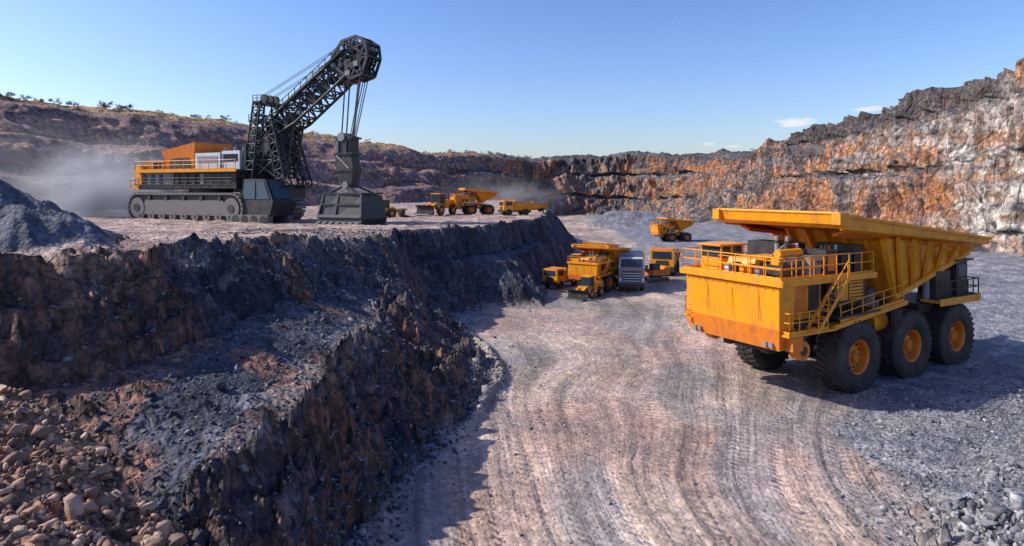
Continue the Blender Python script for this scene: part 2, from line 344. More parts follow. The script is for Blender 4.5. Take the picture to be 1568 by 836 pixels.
def H(x,y):
    x=np.asarray(x,float);y=np.asarray(y,float); r=np.hypot(x,y); t=np.arctan2(x,y)
    i=np.clip(np.log(r/3.0)/math.log(420/3.0)*(NR-1),0,NR-1.001); j=np.clip((t-th[0])/(th[-1]-th[0])*(NT-1),0,NT-1.001)
    i0=i.astype(int);j0=j.astype(int);a=i-i0;b=j-j0
    return Z[i0,j0]*(1-a)*(1-b)+Z[i0+1,j0]*a*(1-b)+Z[i0,j0+1]*(1-a)*b+Z[i0+1,j0+1]*a*b

# ---------------------------------------------------------------- pit walls
K_=[ # bx,by,bz, cx,cy,cz, style(0 left,1 far,2 right)
 (-150,20,5,-200,30,38,0),(-120,50,5,-170,70,36,0),(-85,85,5,-130,122,33,0),(-70,110,5,-112,143,31.7,0),(-55,130,5,-95,165,30.6,0),(-40,145,5,-80,190,30,0),
 (-28,165,5,-57,215,27.3,0),(-20,190,4,-35,245,25.3,.2),(-8,230,1,-12,285,26.4,.6),(8,275,-2,8,305,25.6,1),(28,285,-2,30,312,26.6,1),(48,280,-2,58,305,27.5,1),
 (58,245,-2,78,262,25.6,1.2),(62,205,-2,80,216,22.8,1.6),(64,170,-2,80,180,25.5,2),(66,140,-2,81,150,27.6,2),(68,118,-2,82,128,28.4,2),(70,98,-2,84,109,30.2,2),(72,85,-2,88,95,33,2),(76,60,-2,92,66,34,2),(82,20,-2,98,20,34,2)]
K_=np.array(K_,float); md=(K_[:,:2]+K_[:,3:5])/2; s=np.concatenate([[0],np.cumsum(np.linalg.norm(np.diff(md,axis=0),axis=1))])
NS=1500; ss=np.linspace(0,s[-1],NS); KI=np.stack([np.interp(ss,s,K_[:,k]) for k in range(7)],-1)
ker=np.hanning(31);ker/=ker.sum()
for k in range(7):
    pad=np.pad(KI[:,k],15,mode='edge'); KI[:,k]=np.convolve(pad,ker,'valid')
prof={0:[(-.08,-.12),(0,0),(.17,.27),(.32,.30),(.46,.57),(.64,.61),(.80,.90),(1,1)],
      1:[(-.1,-.1),(0,0),(.28,.30),(.40,.33),(.52,.62),(.66,.65),(.76,.93),(1,1)],
      2:[(-.1,-.1),(0,.02),(.34,.20),(.46,.50),(.58,.56),(.70,.80),(.82,.86),(1,1)]}
M=150; kt=np.linspace(0,7,M-16); 
PF={k:(np.interp(kt,range(8),[a for a,b in v]),np.interp(kt,range(8),[b for a,b in v])) for k,v in prof.items()}
P=np.zeros((NS,M,3)); st=KI[:,6]
for k in range(M):
    if k<M-16:
        f=np.where(st<1,PF[0][0][k]*(1-st)+PF[1][0][k]*st,PF[1][0][k]*(2-st)+PF[2][0][k]*(st-1))
        g=np.where(st<1,PF[0][1][k]*(1-st)+PF[1][1][k]*st,PF[1][1][k]*(2-st)+PF[2][1][k]*(st-1))
        mid=np.sin(np.clip(g,0,1)*math.pi)
        g=g+mid*.07*pn(ss*.018,g*0+k*.01)+mid*.03*pn(ss*.06,3.+0*g)
        P[:,k,0]=KI[:,0]+(KI[:,3]-KI[:,0])*f; P[:,k,1]=KI[:,1]+(KI[:,4]-KI[:,1])*f; P[:,k,2]=KI[:,2]+(KI[:,5]-KI[:,2])*g
    else:
        q=(k-(M-17))/16.; dist=250*q**2.5
        d=KI[:,3:5]-KI[:,0:2]; d/=np.linalg.norm(d,axis=1)[:,None]
        P[:,k,:2]=KI[:,3:5]+d*dist
        P[:,k,2]=KI[:,5]-dist*.03
a=np.gradient(P,axis=0);b=np.gradient(P,axis=1);n=np.cross(a,b); n/=np.linalg.norm(n,axis=-1)[...,None]+1e-9; n*=np.sign(n[...,2:3]+1e-9)
steep=sst(.12,.4,1-n[...,2]); px,py,pz_=P[...,0],P[...,1],P[...,2]
stg=st[:,None]+0*px
amp=np.where(stg<1,.8,1.75)
disp=fbm(px*.05,py*.05,pz_*.05,3)*2.6+steep*amp*(ridged(px*.13,py*.13,pz_*.04,4)*1.8+fbm(px*.4,py*.4,pz_*.2,4)*1.0)+fbm(px*.3,py*.3,pz_*.3,4)*.35
disp*=np.clip(1-sst(.0,1.,(np.arange(M)[None,:]-(M-17))/10.)*.6,.3,1)
P2=P+n*disp[...,None]*np.array([1,1,.75])
crestband=np.exp(-((np.arange(M)-(M-18))/9.)**2)[None,:]
P2[...,2]+=crestband*(fbm(px*.07,py*.07,1.,4)*1.0+np.abs(fbm(px*.25,py*.25,1.,3))*.8)
a=np.gradient(P2,axis=0);b=np.gradient(P2,axis=1);n2=np.cross(a,b); n2/=np.linalg.norm(n2,axis=-1)[...,None]+1e-9; n2*=np.sign(n2[...,2:3]+1e-9)
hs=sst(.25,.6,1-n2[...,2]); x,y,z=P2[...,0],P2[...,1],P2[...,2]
hf=np.clip((z-KI[:,2:3])/(KI[:,5:6]-KI[:,2:3]),0,1.2)
big=fbm(x*.035,y*.035,z*.06,4); med=fbm(x*.2,y*.2,z*.1,4); vst=fbm(x*.6,y*.6,z*.1,3); strat=fbm(x*.015,y*.015,z*.55,3)
one=np.zeros(x.shape+(3,))
rock=mix(one+A((.41,.205,.12)),A((.33,.25,.205)),sst(-.35,.35,big)); rock=mix(rock,A((.52,.21,.07)),sst(.1,.5,med+strat*.6))
rock=mix(rock,A((.09,.068,.066)),sst(.0,.46,-med+vst*.5)*.85)
cream=mix(one+A((.70,.62,.54)),A((.36,.26,.20)),sst(-.05,.42,vst+med*.4)); cream=mix(cream,A((.47,.22,.10)),sst(.15,.45,strat+med*.3)*.7)
cm=sst(165,90,y)*(x>50)*sst(-.2,.2,big*.8+strat*.4+.2+.25*sst(130,90,y))
rock=mix(rock,cream,np.clip(cm,0,1))
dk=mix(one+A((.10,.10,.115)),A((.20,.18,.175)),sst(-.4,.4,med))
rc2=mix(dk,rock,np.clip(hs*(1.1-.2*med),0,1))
topdark=sst(.80,.90,hf)*sst(-.3,.2,big+.25)*(x>20)*sst(90,115,y); rc2=mix(rc2,A((.09,.078,.078)),topdark*.85)
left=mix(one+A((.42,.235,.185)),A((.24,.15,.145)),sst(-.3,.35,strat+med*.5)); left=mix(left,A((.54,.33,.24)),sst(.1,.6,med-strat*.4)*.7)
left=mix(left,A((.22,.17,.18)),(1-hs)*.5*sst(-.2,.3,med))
left=mix(left,mix(one+A((.55,.36,.15)),A((.36,.21,.10)),sst(-.3,.3,med)),sst(.90,.97,hf))
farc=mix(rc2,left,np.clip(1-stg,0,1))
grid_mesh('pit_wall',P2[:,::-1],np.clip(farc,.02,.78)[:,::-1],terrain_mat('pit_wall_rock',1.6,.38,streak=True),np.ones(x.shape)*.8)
crestP=P2[:,M-17]

# ---------------------------------------------------------------- rocks
import bmesh
def proto(sub,k):
    bm=bmesh.new(); bmesh.ops.create_icosphere(bm,subdivisions=sub,radius=1)
    v=np.array([p.co[:] for p in bm.verts]); f=np.array([[q.index for q in p.verts] for p in bm.faces]); bm.free()
    r=np.random.default_rng(k)
    for _ in range(10):
        d=r.normal(size=3); d/=np.linalg.norm(d); c=r.uniform(.25,.62); dd=v@d; v=v-np.maximum(dd-c,0)[:,None]*d
    v*=1+.05*r.normal(size=(len(v),1)); v/=np.abs(v).max()*.9; return v,f
def rockmat(name,c1,c2,c3):
    m,nt,b=newmat(name); L=nt.links.new; g=N(nt,'ShaderNodeNewGeometry')
    cr=N(nt,'ShaderNodeValToRGB'); e=cr.color_ramp.elements; e[0].color=(*c1,1); e[1].color=(*c3,1); q=cr.color_ramp.elements.new(.6); q.color=(*c2,1)
    L(g.outputs['Random Per Island'],cr.inputs[0])
    n=N(nt,'ShaderNodeTexNoise',i_Scale=5.0,i_Detail=6.0); L(g.outputs['Position'],n.inputs['Vector'])
    L(vmul(nt,cr.outputs[0],mrange(nt,n.outputs[0],.3,.7,.6,1.4)),b.inputs['Base Color']); b.inputs['Roughness'].default_value=.7; b.inputs['Specular IOR Level'].default_value=.45
    bp=N(nt,'ShaderNodeBump'); bp.inputs['Distance'].default_value=.03; L(n.outputs[0],bp.inputs['Height']); L(bp.outputs[0],b.inputs['Normal'])
    return m
def rocks(name,xy,size,mat,sub=2,sink=.25):
    n=len(xy); zz=H(xy[:,0],xy[:,1]); vs=[];fs=[];o=0
    pr=[proto(sub,k) for k in range(8)]
    for k in range(8):
        idx=np.arange(k,n,8); v,f=pr[k]; m=len(idx)
        if m==0: continue
        ang=rng.uniform(0,2*math.pi,(m,3)); c,s_=np.cos(ang),np.sin(ang)
        Rz=np.zeros((m,3,3));Rz[:,0,0]=c[:,0];Rz[:,0,1]=-s_[:,0];Rz[:,1,0]=s_[:,0];Rz[:,1,1]=c[:,0];Rz[:,2,2]=1
        Rx=np.zeros((m,3,3));Rx[:,0,0]=1;Rx[:,1,1]=c[:,1];Rx[:,1,2]=-s_[:,1];Rx[:,2,1]=s_[:,1];Rx[:,2,2]=c[:,1]
        Rm=Rz@Rx; sc=size[idx][:,None]*rng.uniform(.55,1.3,(m,3))
        vv=np.einsum('mij,mkj->mki',Rm,v[None]*sc[:,None,:])
        vv[...,0]+=xy[idx,0][:,None];vv[...,1]+=xy[idx,1][:,None];vv[...,2]+=(zz[idx]+size[idx]*(1-2*sink)*.6)[:,None]
        vs.append(vv.reshape(-1,3)); fs.append((f[None]+(np.arange(m)*len(v))[:,None,None]).reshape(-1,3)+o); o+=m*len(v)
    vs=np.concatenate(vs);fs=np.concatenate(fs); me=bpy.data.meshes.new(name)
    me.vertices.add(len(vs)); me.vertices.foreach_set('co',vs.reshape(-1).astype(np.float32)); me.loops.add(len(fs)*3); me.loops.foreach_set('vertex_index',fs.reshape(-1).astype(np.int32))
    me.polygons.add(len(fs)); me.polygons.foreach_set('loop_start',(np.arange(len(fs))*3).astype(np.int32)); me.update(calc_edges=True); me.materials.append(mat)
    return link(bpy.data.objects.new(name,me))
def uni(n,x0,x1,y0,y1): return np.stack([rng.uniform(x0,x1,n),rng.uniform(y0,y1,n)],-1)
RM1=rockmat('rubble_rock',(.07,.048,.040),(.30,.165,.11),(.56,.38,.28)); RM2=rockmat('grey_rock',(.08,.085,.10),(.22,.22,.235),(.45,.43,.42)); RM3=rockmat('dark_rock',(.03,.034,.046),(.08,.085,.107),(.27,.26,.26))
xy=uni(15000,-13,-3.4,6.5,13.6); rocks('rubble',xy,np.exp(rng.normal(-3.3,.62,15000)).clip(.016,.25),RM1)
xy=uni(20000,9,36,17.5,36); rl=xy[:,0]-np.interp(xy[:,1],yy_,xc_); keep=rl>np.interp(xy[:,1],[20,34],[6.6,11.])+rng.normal(0,1.,len(xy)); xy=xy[keep]
rocks('gravel',xy,np.exp(rng.normal(-3.3,.5,len(xy))).clip(.02,.2),RM2,1)
xy=np.concatenate([uni(2200,13.4,18.5,18.0,21.0),uni(900,17,26,20,24)]); rocks('boulder_berm',xy,np.exp(rng.normal(-2.5,.5,len(xy))).clip(.04,.30),RM2)
xy=uni(36000,-24,2,15.5,62); zz=H(xy[:,0],xy[:,1]); keep=(zz>.25)&(zz<7.6)|(rng.random(len(xy))<.05); xy=xy[keep]
rocks('slope_scree',xy,np.exp(rng.normal(-3.25,.55,len(xy))).clip(.02,.28),RM3,1)
tl=np.array([p[:2] for p in lines[0][3:12]]); tt=rng.uniform(0,len(tl)-1.001,3000); i0=tt.astype(int); p=tl[i0]*(1-(tt-i0))[:,None]+tl[i0+1]*(tt-i0)[:,None]
p[:,0]+=rng.normal(.3,.6,len(p)); p[:,1]+=rng.normal(0,.5,len(p)); rocks('toe_debris',p,np.exp(rng.normal(-3.1,.6,len(p))).clip(.025,.30),RM3,1)
xy=uni(11000,-6,18,18,60); rocks('road_stones',xy,np.exp(rng.normal(-3.85,.45,len(xy))).clip(.01,.09),RM2,1)

# ---------------------------------------------------------------- haul truck
def haul_truck(full=True):
    b=MB(); rw=1.95
    ax=[0,-5.1,-10.0] if full else [0,-6.6]
    for x in ax:
        for sd in (1,-1): b.wheel((x,sd*2.72,rw),rw,1.55,sd,full)
        b.cyl((x,-2.4,rw),(x,2.4,rw),.42,D,14); b.box(x-.7,x+.7,-.7,.7,rw-.55,rw+.7,D)
    xe=ax[-1]
    for sd in (1,-1):
        b.box(xe-1.6,5.0,sd*1.25-.25,sd*1.25+.25,2.35,3.35,D)
        for x in ax: b.cyl((x+.9,sd*1.55,rw+.1),(x+.7,sd*1.55,4.4),.22,G,12); b.box(x-1.5,x+1.5,sd*1.25-.32,sd*1.25+.32,2.9,3.5,D)
    for x in (-8,-5.5,-2.5,2,4.6) if full else (-4,-2,2,4.6): b.box(x-.25,x+.25,-1.2,1.2,2.4,3.2,D)
    b.hexa([(5.0,-2.75,3.3),(6.05,-2.75,3.45),(6.05,3.0,3.45),(5.0,3.0,3.3),(5.0,-2.9,6.2),(6.25,-2.9,6.2),(6.25,3.15,6.2),(5.0,3.15,6.2)],Y)
    b.hexa([(4.9,-2.7,2.95),(5.98,-2.7,2.9),(5.98,2.95,2.9),(4.9,2.95,2.95),(4.9,-2.78,3.95),(6.13,-2.78,4.0),(6.13,3.08,4.0),(4.9,3.08,3.95)],O)
    b.box(4.0,5.9,-3.4,-2.92,4.0,6.2,Y); b.box(4.6,6.0,-3.3,-2.92,3.3,3.95,O)
    for yy in (-1.5,0.2,1.9): b.box(6.2,6.235,yy-.012,yy+.012,4.3,6.1,O)
    b.box(6.24,6.28,-2.6,2.8,6.0,6.08,O)
    for yy in np.linspace(-2.6,2.8,12): b.cyl((6.2,yy,5.95),(6.27,yy,5.95),.035,O,6)
    b.box(3.4,4.9,-2.6,2.6,3.0,6.2,D)
    b.box(-1.4,6.35,-3.4,3.4,6.25,6.40,Y); b.box(-1.45,6.4,3.4,3.47,6.14,6.46,Y); b.box(-1.45,6.4,-3.47,-3.4,6.14,6.46,Y); b.box(6.35,6.42,-3.4,3.4,6.14,6.46,Y)
    b.rail([(-1.3,3.33,6.40),(6.28,3.33,6.40),(6.28,-3.33,6.40),(-1.3,-3.33,6.40)],1.15,Y,.035,.95)
    b.rail([(2.4,2.95,6.40),(5.9,2.95,6.40),(5.9,-1.0,6.40)],.95,Y,.03,.8)
    for sd in (1,-1):
        b.box(2.6,4.85,sd*2.3-.55,sd*2.3+.55,4.3,6.2,Y); b.box(1.3,2.5,sd*2.2-.55,sd*2.2+.5,4.9,6.2,D)
        b.box(-1.2,1.2,sd*2.35-.6,sd*2.35+.6,4.85,6.2,D)
        b.box(-.9,.3,sd*2.96-.04,sd*2.96+.04,5.0,6.0,Y); b.box(.45,1.15,sd*2.96-.04,sd*2.96+.04,5.0,6.0,Y)
        for k in range(5): b.box(-.85,.25,sd*3.01-.015,sd*3.01+.015,5.1+.18*k,5.16+.18*k,D)
        b.box(2.75,3.6,sd*2.86-.03,sd*2.86+.03,4.5,6.0,D); b.box(3.8,4.7,sd*2.86-.03,sd*2.86+.03,4.5,6.0,O)
        b.cyl((1.4,sd*2.9,5.2),(1.4,sd*2.9,6.1),.2,G,12); b.cyl((2.0,sd*2.9,4.9),(2.0,sd*2.9,6.1),.16,D,12)
        b.box(2.2,6.0,sd*3.1-.42,sd*3.1+.42,3.65,3.78,Y); b.rail([(2.9,sd*3.48,3.78),(5.9,sd*3.48,3.78),(5.9,sd*2.95,3.78)],1.05,Y,.035,.75)
        b.beam((5.2,sd*3.2,2.9),(5.2,sd*3.2,3.6),.8,.5,O); b.beam((5.0,sd*2.6,3.0),(3.2,sd*2.6,3.6),.4,.3,D)
        b.beam((2.3,sd*3.12,3.72),(-4.6,sd*3.12,4.5),.5,.26,Y); b.rail([(1.6,sd*3.33,3.95),(-4.2,sd*3.33,4.6)],.95,Y,.035,.9)
        b.beam((1.9,sd*2.9,4.2),(-1.9,sd*2.9,4.32),1.0,.12,D)
        for k in range(9): b.box(4.0-.27*k-.14,4.0-.27*k+.14,sd*3.5-.32,sd*3.5+.32,3.95+.27*k-.025,3.95+.27*k+.025,Y)
        b.beam((4.2,sd*3.84,3.8),(1.7,sd*3.84,6.3),.05,.2,Y); b.beam((4.2,sd*3.18,3.8),(1.7,sd*3.18,6.3),.05,.2,Y)
        b.cyl((4.2,sd*3.85,4.8),(1.7,sd*3.85,7.3),.03,Y,6); 
        for k in range(4): b.cyl((4.2-.8*k,sd*3.85,3.9+.8*k),(4.2-.8*k,sd*3.85,4.8+.8*k),.028,Y,6)
        b.cyl((-2.3,sd*2.2,3.4),(-3.6,sd*2.2,3.4),.62,Y if sd>0 else D,18)
        for k in (0,1): b.cyl((5.9,sd*(2.2+.35*k),3.15),(6.16,sd*(2.2+.35*k),3.15),.13,G,12)
        b.cyl((4.3,sd*2.6,2.75),(4.3,sd*3.1,2.75),.5,O,18); b.cyl((4.3,sd*3.1,2.75),(4.3,sd*3.14,2.75),.25,D,14)
        for k in range(9):
            x0=2.6-.45*k; b.cyl((x0,sd*2.1,4.9),(x0-.5,sd*2.35,3.9),.045,K,6); b.cyl((x0-.5,sd*2.35,3.9),(x0-1.1,sd*2.1,3.0),.045,K,6)
        b.cyl((-2.6,sd*1.4,3.2),(-5.0,sd*1.9,6.2),.28,G,14)
        for k in range(4): b.box(-3.9+.2*k,-3.8+.2*k,sd*3.2-.04,sd*3.2+.25*sd,3.2,4.2,D)
    b.box(3.3,5.2,-3.0,-1.5,6.4,7.1,Y); b.box(3.4,5.1,-2.95,-1.55,7.1,7.75,GL); b.box(3.2,5.35,-3.1,-1.4,7.75,7.86,Y)
    for xx in (3.4,4.3,5.1): 
        for yy in (-2.97,-1.53): b.box(xx-.06,xx+.06,yy-.04,yy+.04,7.1,7.75,Y)
    b.box(2.2,5.2,-.9,.9,6.4,7.25,Y); b.prism([(5.2,6.4),(5.6,6.4),(5.2,7.25)],-.9,.9,Y)
    for k in range(6): b.box(2.4+.45*k,2.6+.45*k,.905,.93,6.55,7.1,D)
    b.box(3.6,4.9,1.3,2.3,6.4,7.0,D); b.box(3.7,4.2,1.4,2.2,7.0,7.5,G); b.box(4.4,4.8,1.5,2.0,7.0,7.35,Y)
    b.box(2.2,3.2,1.4,2.6,6.4,7.4,G); b.box(1.0,1.9,1.3,2.7,6.4,7.7,D); b.box(1.1,1.8,2.7,2.74,6.6,7.5,O); b.box(-.2,.7,1.2,2.8,6.4,7.5,D); b.box(-1.1,-.4,.5,2.8,6.4,7.9,D); b.box(.3,1.7,-2.6,.3,6.4,7.9,D)
    for k in range(4): b.cyl((2.3+.28*k,1.2,7.4),(2.3+.28*k,1.2,8.0),.11,(W,RE,D,D)[k],10)
    for k in range(8): b.cyl((.1+.55*k,.95,7.3+.1*(k%3)),(-.3+.55*k,2.7,6.9+.2*(k%2)),.045,K if k%2 else G,6)
    for k in range(5): b.cyl((.2+.3*k,2.1,7.5),(.2+.3*k,2.1,7.9+.12*(k%2)),.08,(W,D,O,D,D)[k],8)
    for yy in (-.35,.35): b.cyl((1.9,yy,6.4),(1.9,yy,8.3),.15,G,12); b.cyl((1.9,yy,7.9),(1.9,yy,8.05),.18,D,12)
    b.cyl((3.0,1.9,7.6),(4.8,1.9,7.6),.22,Y,12); b.cyl((.6,-.2,8.1),(3.4,.6,7.4),.09,G,8)
    for k in range(5): b.box(5.4,5.8,-.7+.5*k,-.4+.5*k,6.4,6.9+.15*(k%2),(W,D,Y,O,G)[k])
    zt=lambda x: 9.7+(x-2.6)*(1.75/15.0)
    xr=-12.4 if full else -9.6
    def slab(x0,x1,yo,thk,mat,dz=0):
        b.hexa([(x0,-yo,zt(x0)-thk+dz),(x1,-yo,zt(x1)-thk+dz),(x1,yo,zt(x1)-thk+dz),(x0,yo,zt(x0)-thk+dz),(x0,-yo,zt(x0)+dz),(x1,-yo,zt(x1)+dz),(x1,yo,zt(x1)+dz),(x0,yo,zt(x0)+dz)],mat)
    slab(-3.2,2.3,3.85,.22,Y,-.12)
    b.hexa([(2.3,-4.0,zt(2.3)-.75),(2.62,-4.0,zt(2.6)-.55),(2.62,4.0,zt(2.6)-.55),(2.3,4.0,zt(2.3)-.75),(2.3,-4.0,zt(2.3)),(2.75,-4.0,zt(2.6)),(2.75,4.0,zt(2.6)),(2.3,4.0,zt(2.3))],Y)
    b.cyl((2.72,-4.0,zt(2.6)+.02),(2.72,4.0,zt(2.6)+.02),.09,Y,10)
    for sd in (1,-1):
        y0,y1=sd*3.72,sd*4.02
        b.hexa([(xr,y0,zt(xr)-.45),(2.3,y0,zt(2.3)-.85),(2.3,y1,zt(2.3)-.75),(xr,y1,zt(xr)-.4),(xr,y0,zt(xr)),(2.3,y0,zt(2.3)),(2.3,y1,zt(2.3)),(xr,y1,zt(xr))],Y)
        b.beam((2.2,sd*4.08,zt(2.2)-.05),(xr,sd*4.08,zt(xr)-.05),.16,.16,Y)
        b.hexa([(2.25,sd*3.7,zt(2.6)-.7),(2.95,sd*3.7,zt(2.6)-.55),(2.95,sd*4.2,zt(2.6)-.55),(2.25,sd*4.2,zt(2.6)-.7),(2.25,sd*3.7,zt(2.6)+.06),(2.95,sd*3.7,zt(2.6)+.06),(2.95,sd*4.2,zt(2.6)+.06),(2.25,sd*4.2,zt(2.6)+.06)],Y)
        b.hexa([(xr+.05,sd*3.0,zt(xr)-.9),(1.4,sd*2.7,zt(1.4)-1.15),(1.4,sd*3.75,zt(1.4)-.75),(xr+.05,sd*3.75,zt(xr)-.42),(xr+.05,sd*3.0,zt(xr)-.75),(1.4,sd*2.7,zt(1.4)-1.0),(1.4,sd*3.75,zt(1.4)-.6),(xr+.05,sd*3.75,zt(xr)-.28)],O)
        b.hexa([(-4.3,sd*2.45,4.7),(xr+.6,sd*2.75,6.95),(xr+.6,sd*2.9,6.95),(-4.3,sd*2.65,4.7),(-2.0,sd*3.2,zt(-2)-.9),(xr+.2,sd*3.4,zt(xr)-.5),(xr+.2,sd*3.6,zt(xr)-.5),(-2.0,sd*3.6,zt(-2)-.9)],Y)
        nr_=6 if full else 5
        for k in range(nr_):
            t=(k+.3)/nr_
            xt=-2.4+(xr+.5+2.4)*t; xbt=-4.5+(xr+.9+4.5)*t
            zb=4.75+(6.95-4.7)*t
            b.beam((xbt,sd*(2.78+.18*t),zb),(xt,sd*3.75,zt(xt)-.75),.2,.26,Y)
        b.beam((-4.3,sd*2.75,4.75),(xr+.5,sd*3.0,7.0),.3,.32,Y)
        b.beam((-4.35,sd*2.7,4.7),(-1.9,sd*3.55,zt(-2)-.95),.32,.4,Y)
    b.hexa([(-4.5,-2.6,4.7),(-4.2,-2.6,4.7),(-4.2,2.6,4.7),(-4.5,2.6,4.7),(-2.2,-3.6,zt(-2)-.4),(-1.9,-3.6,zt(-2)-.4),(-1.9,3.6,zt(-2)-.4),(-2.2,3.6,zt(-2)-.4)],Y)
    b.hexa([(-4.3,-2.6,4.62),(xr,-2.9,6.95),(xr,2.9,6.95),(-4.3,2.6,4.62),(-4.3,-2.6,4.85),(xr,-2.9,7.15),(xr,2.9,7.15),(-4.3,2.6,4.85)],O)
    for k in range(5): 
        yy=-2+k; b.beam((-4.15,yy*1.0,4.75),(-1.75,yy*1.25,zt(-2)-.6),.2,.25,Y)
    for k in range(7):
        yy=-3+k; b.hexa([(-1.9,yy-.08,zt(-1.9)-.75),(2.3,yy-.08,zt(2.3)-.5),(2.3,yy+.08,zt(2.3)-.5),(-1.9,yy+.08,zt(-1.9)-.75),(-1.9,yy-.08,zt(-1.9)-.34),(2.3,yy-.08,zt(2.3)-.34),(2.3,yy+.08,zt(2.3)-.34),(-1.9,yy+.08,zt(-1.9)-.34)],Y)
    if full:
        for sd in (1,-1):
            b.beam((-6.5,sd*1.3,3.3),(-6.0,sd*1.8,5.2),.5,.7,Y); b.beam((-10,sd*1.3,3.3),(-9.6,sd*1.8,6.2),.5,.6,D)
            b.box(-12.3,-7.6,sd*3.0-.55,sd*3.0+.55,4.15,4.3,Y); b.box(-12.3,-7.6,sd*3.57-.03,sd*3.57+.03,4.0,4.42,Y)
            b.rail([(-7.7,sd*3.5,4.3),(-12.2,sd*3.5,4.3),(-12.2,sd*2.5,4.3)],1.1,D,.04,.6)
            b.box(-9.8,-8.2,sd*2.6-.45,sd*2.6+.45,4.3,6.0,D); b.box(-11.7,-10.4,sd*2.7-.4,sd*2.7+.4,4.3,6.5,D); b.box(-11.5,-10.6,sd*3.11-.01,sd*3.11+.02,5.3,6.3,GL)
            b.cyl((-7.9,sd*2.6,4.3),(-7.9,sd*2.6,5.9),.2,G,12); b.box(-12.2,-10.2,sd*2.75-.5,sd*2.75+.5,6.5,6.6,D)
        b.box(-12.0,-7.5,-2.4,2.4,3.4,4.0,D)
    return b
hb=haul_truck(True); ht=hb.obj('haul_truck',(16.95,37.9,float(H(18.4,35.2))-.05),math.radians(210),1,.02)
sb=haul_truck(False)
def place(b,name,x,y,yaw,sc):
    if isinstance(b,MB): return b.obj(name,(x,y,float(H(x,y))-.03),math.radians(yaw),sc)
    o=link(bpy.data.objects.new(name,b.data)); o.location=(x,y,float(H(x,y))-.03); o.rotation_euler=(0,0,math.radians(yaw)); o.scale=(sc,)*3; return o
t1=place(sb,'haul_truck',9.1,71,238,.52)
place(t1,'haul_truck',32.3,135,195,.52)
place(t1,'haul_truck',-6.8,104,200,.44)

# ---------------------------------------------------------------- small vehicles
def loader():
    b=MB()
    for x in (0,-3.3):
        for sd in (1,-1): b.wheel((x,sd*1.25,.85),.85,.6,sd,False,Y)
    b.box(-4.6,-1.6,-1.1,1.1,1.1,2.5,Y); b.prism([(-4.9,1.2),(-4.6,2.4),(-4.6,1.1)][::-1],-1,1,D); b.box(-1.5,.8,-.7,.7,1.0,1.9,Y)
    b.box(-1.9,-.3,-.85,.85,1.9,3.4,D); b.box(-1.95,-.25,-.9,.9,3.4,3.55,Y); b.box(-1.7,-.5,-.87,.87,2.3,3.3,GL); b.box(-.3,-.27,-.7,.7,2.2,3.3,GL)
    for sd in (1,-1): b.beam((.3,sd*.6,1.9),(2.3,sd*.6,.9),.25,.35,Y); b.box(-4.0,-2.6,sd*1.3-.3,sd*1.3+.3,1.75,1.9,Y)
    b.prism([(2.2,.2),(3.6,.15),(3.5,.3),(2.5,.5),(2.5,1.3),(3.0,1.7),(2.2,1.6)],-1.6,1.6,D); b.cyl((-3.2,.5,2.5),(-3.2,.5,3.2),.09,D,8)
    return b
def box_truck():
    b=MB()
    for x in (2.4,-1.6,-2.9):
        for sd in (1,-1): b.wheel((x,sd*1.05,.52),.52,.36,sd,False,G)
    b.box(-3.7,3.3,-.5,.5,.6,.85,D); b.box(-3.8,1.6,-1.3,1.3,.95,3.55,G); b.box(-3.83,-3.8,-1.15,1.15,1.1,3.4,W); b.box(1.75,3.5,-1.25,1.25,.6,2.3,G)
    b.hexa([(1.75,-1.25,2.3),(3.5,-1.25,2.3),(3.5,1.25,2.3),(1.75,1.25,2.3),(1.75,-1.15,3.2),(3.1,-1.1,3.2),(3.1,1.1,3.2),(1.75,1.15,3.2)],W)
    b.hexa([(3.42,-1.1,2.35),(3.52,-1.1,2.35),(3.52,1.1,2.35),(3.42,1.1,2.35),(3.08,-1.0,3.15),(3.2,-1.0,3.15),(3.2,1.0,3.15),(3.08,1.0,3.15)],GL)
    b.box(3.5,3.53,-.9,.9,.9,2.0,D); b.box(3.45,3.65,-1.25,1.25,.45,.8,D)
    for k in range(4): b.box(3.53,3.55,-.85,.85,1.0+.25*k,1.08+.25*k,W)
    for sd in (1,-1):
        b.box(3.5,3.54,sd*1.07-.12,sd*1.07+.12,1.0,1.3,W)
        for k in range(9): b.box(-3.6+.58*k,-3.56+.58*k,sd*1.3-.02,sd*1.32+.01*sd,1.0,3.5,D)
        b.box(2.1,3.0,sd*1.25-.015,sd*1.25+.015,2.0,2.28,GL); b.box(3.4,3.5,sd*1.45-.1,sd*1.45+.1,2.1,2.6,D)
    return b
def service_truck():
    b=MB()
    for x in (2.2,-1.8):
        for sd in (1,-1): b.wheel((x,sd*1.2,.7),.7,.5,sd,False,D)
    b.box(-3.4,3.2,-.6,.6,.75,1.05,D); b.box(1.2,3.4,-1.35,1.35,1.0,3.1,Y); b.box(3.4,3.43,-1.1,1.1,2.1,2.95,GL); b.box(1.5,3.0,-1.37,1.37,2.1,2.9,GL); b.box(3.35,3.6,-1.4,1.4,.6,1.2,D)
    b.hexa([(-3.4,-1.1,1.1),(1.0,-1.1,1.1),(1.0,1.1,1.1),(-3.4,1.1,1.1),(-3.6,-1.45,2.6),(1.0,-1.45,2.6),(1.0,1.45,2.6),(-3.6,1.45,2.6)],Y)
    b.box(.85,1.05,-1.45,1.45,2.6,3.25,Y); b.box(-3.3,.8,-1.2,1.2,2.6,2.75,D); b.box(1.3,3.2,-1.2,1.2,3.1,3.2,O); b.box(3.43,3.46,-.7,.7,1.2,1.9,D)
    for k in range(5):
        for sd in (1,-1): b.beam((-3.1+k*.95,sd*1.15,1.15),(-3.2+k*.95,sd*1.5,2.6),.12,.12,O)
    return b
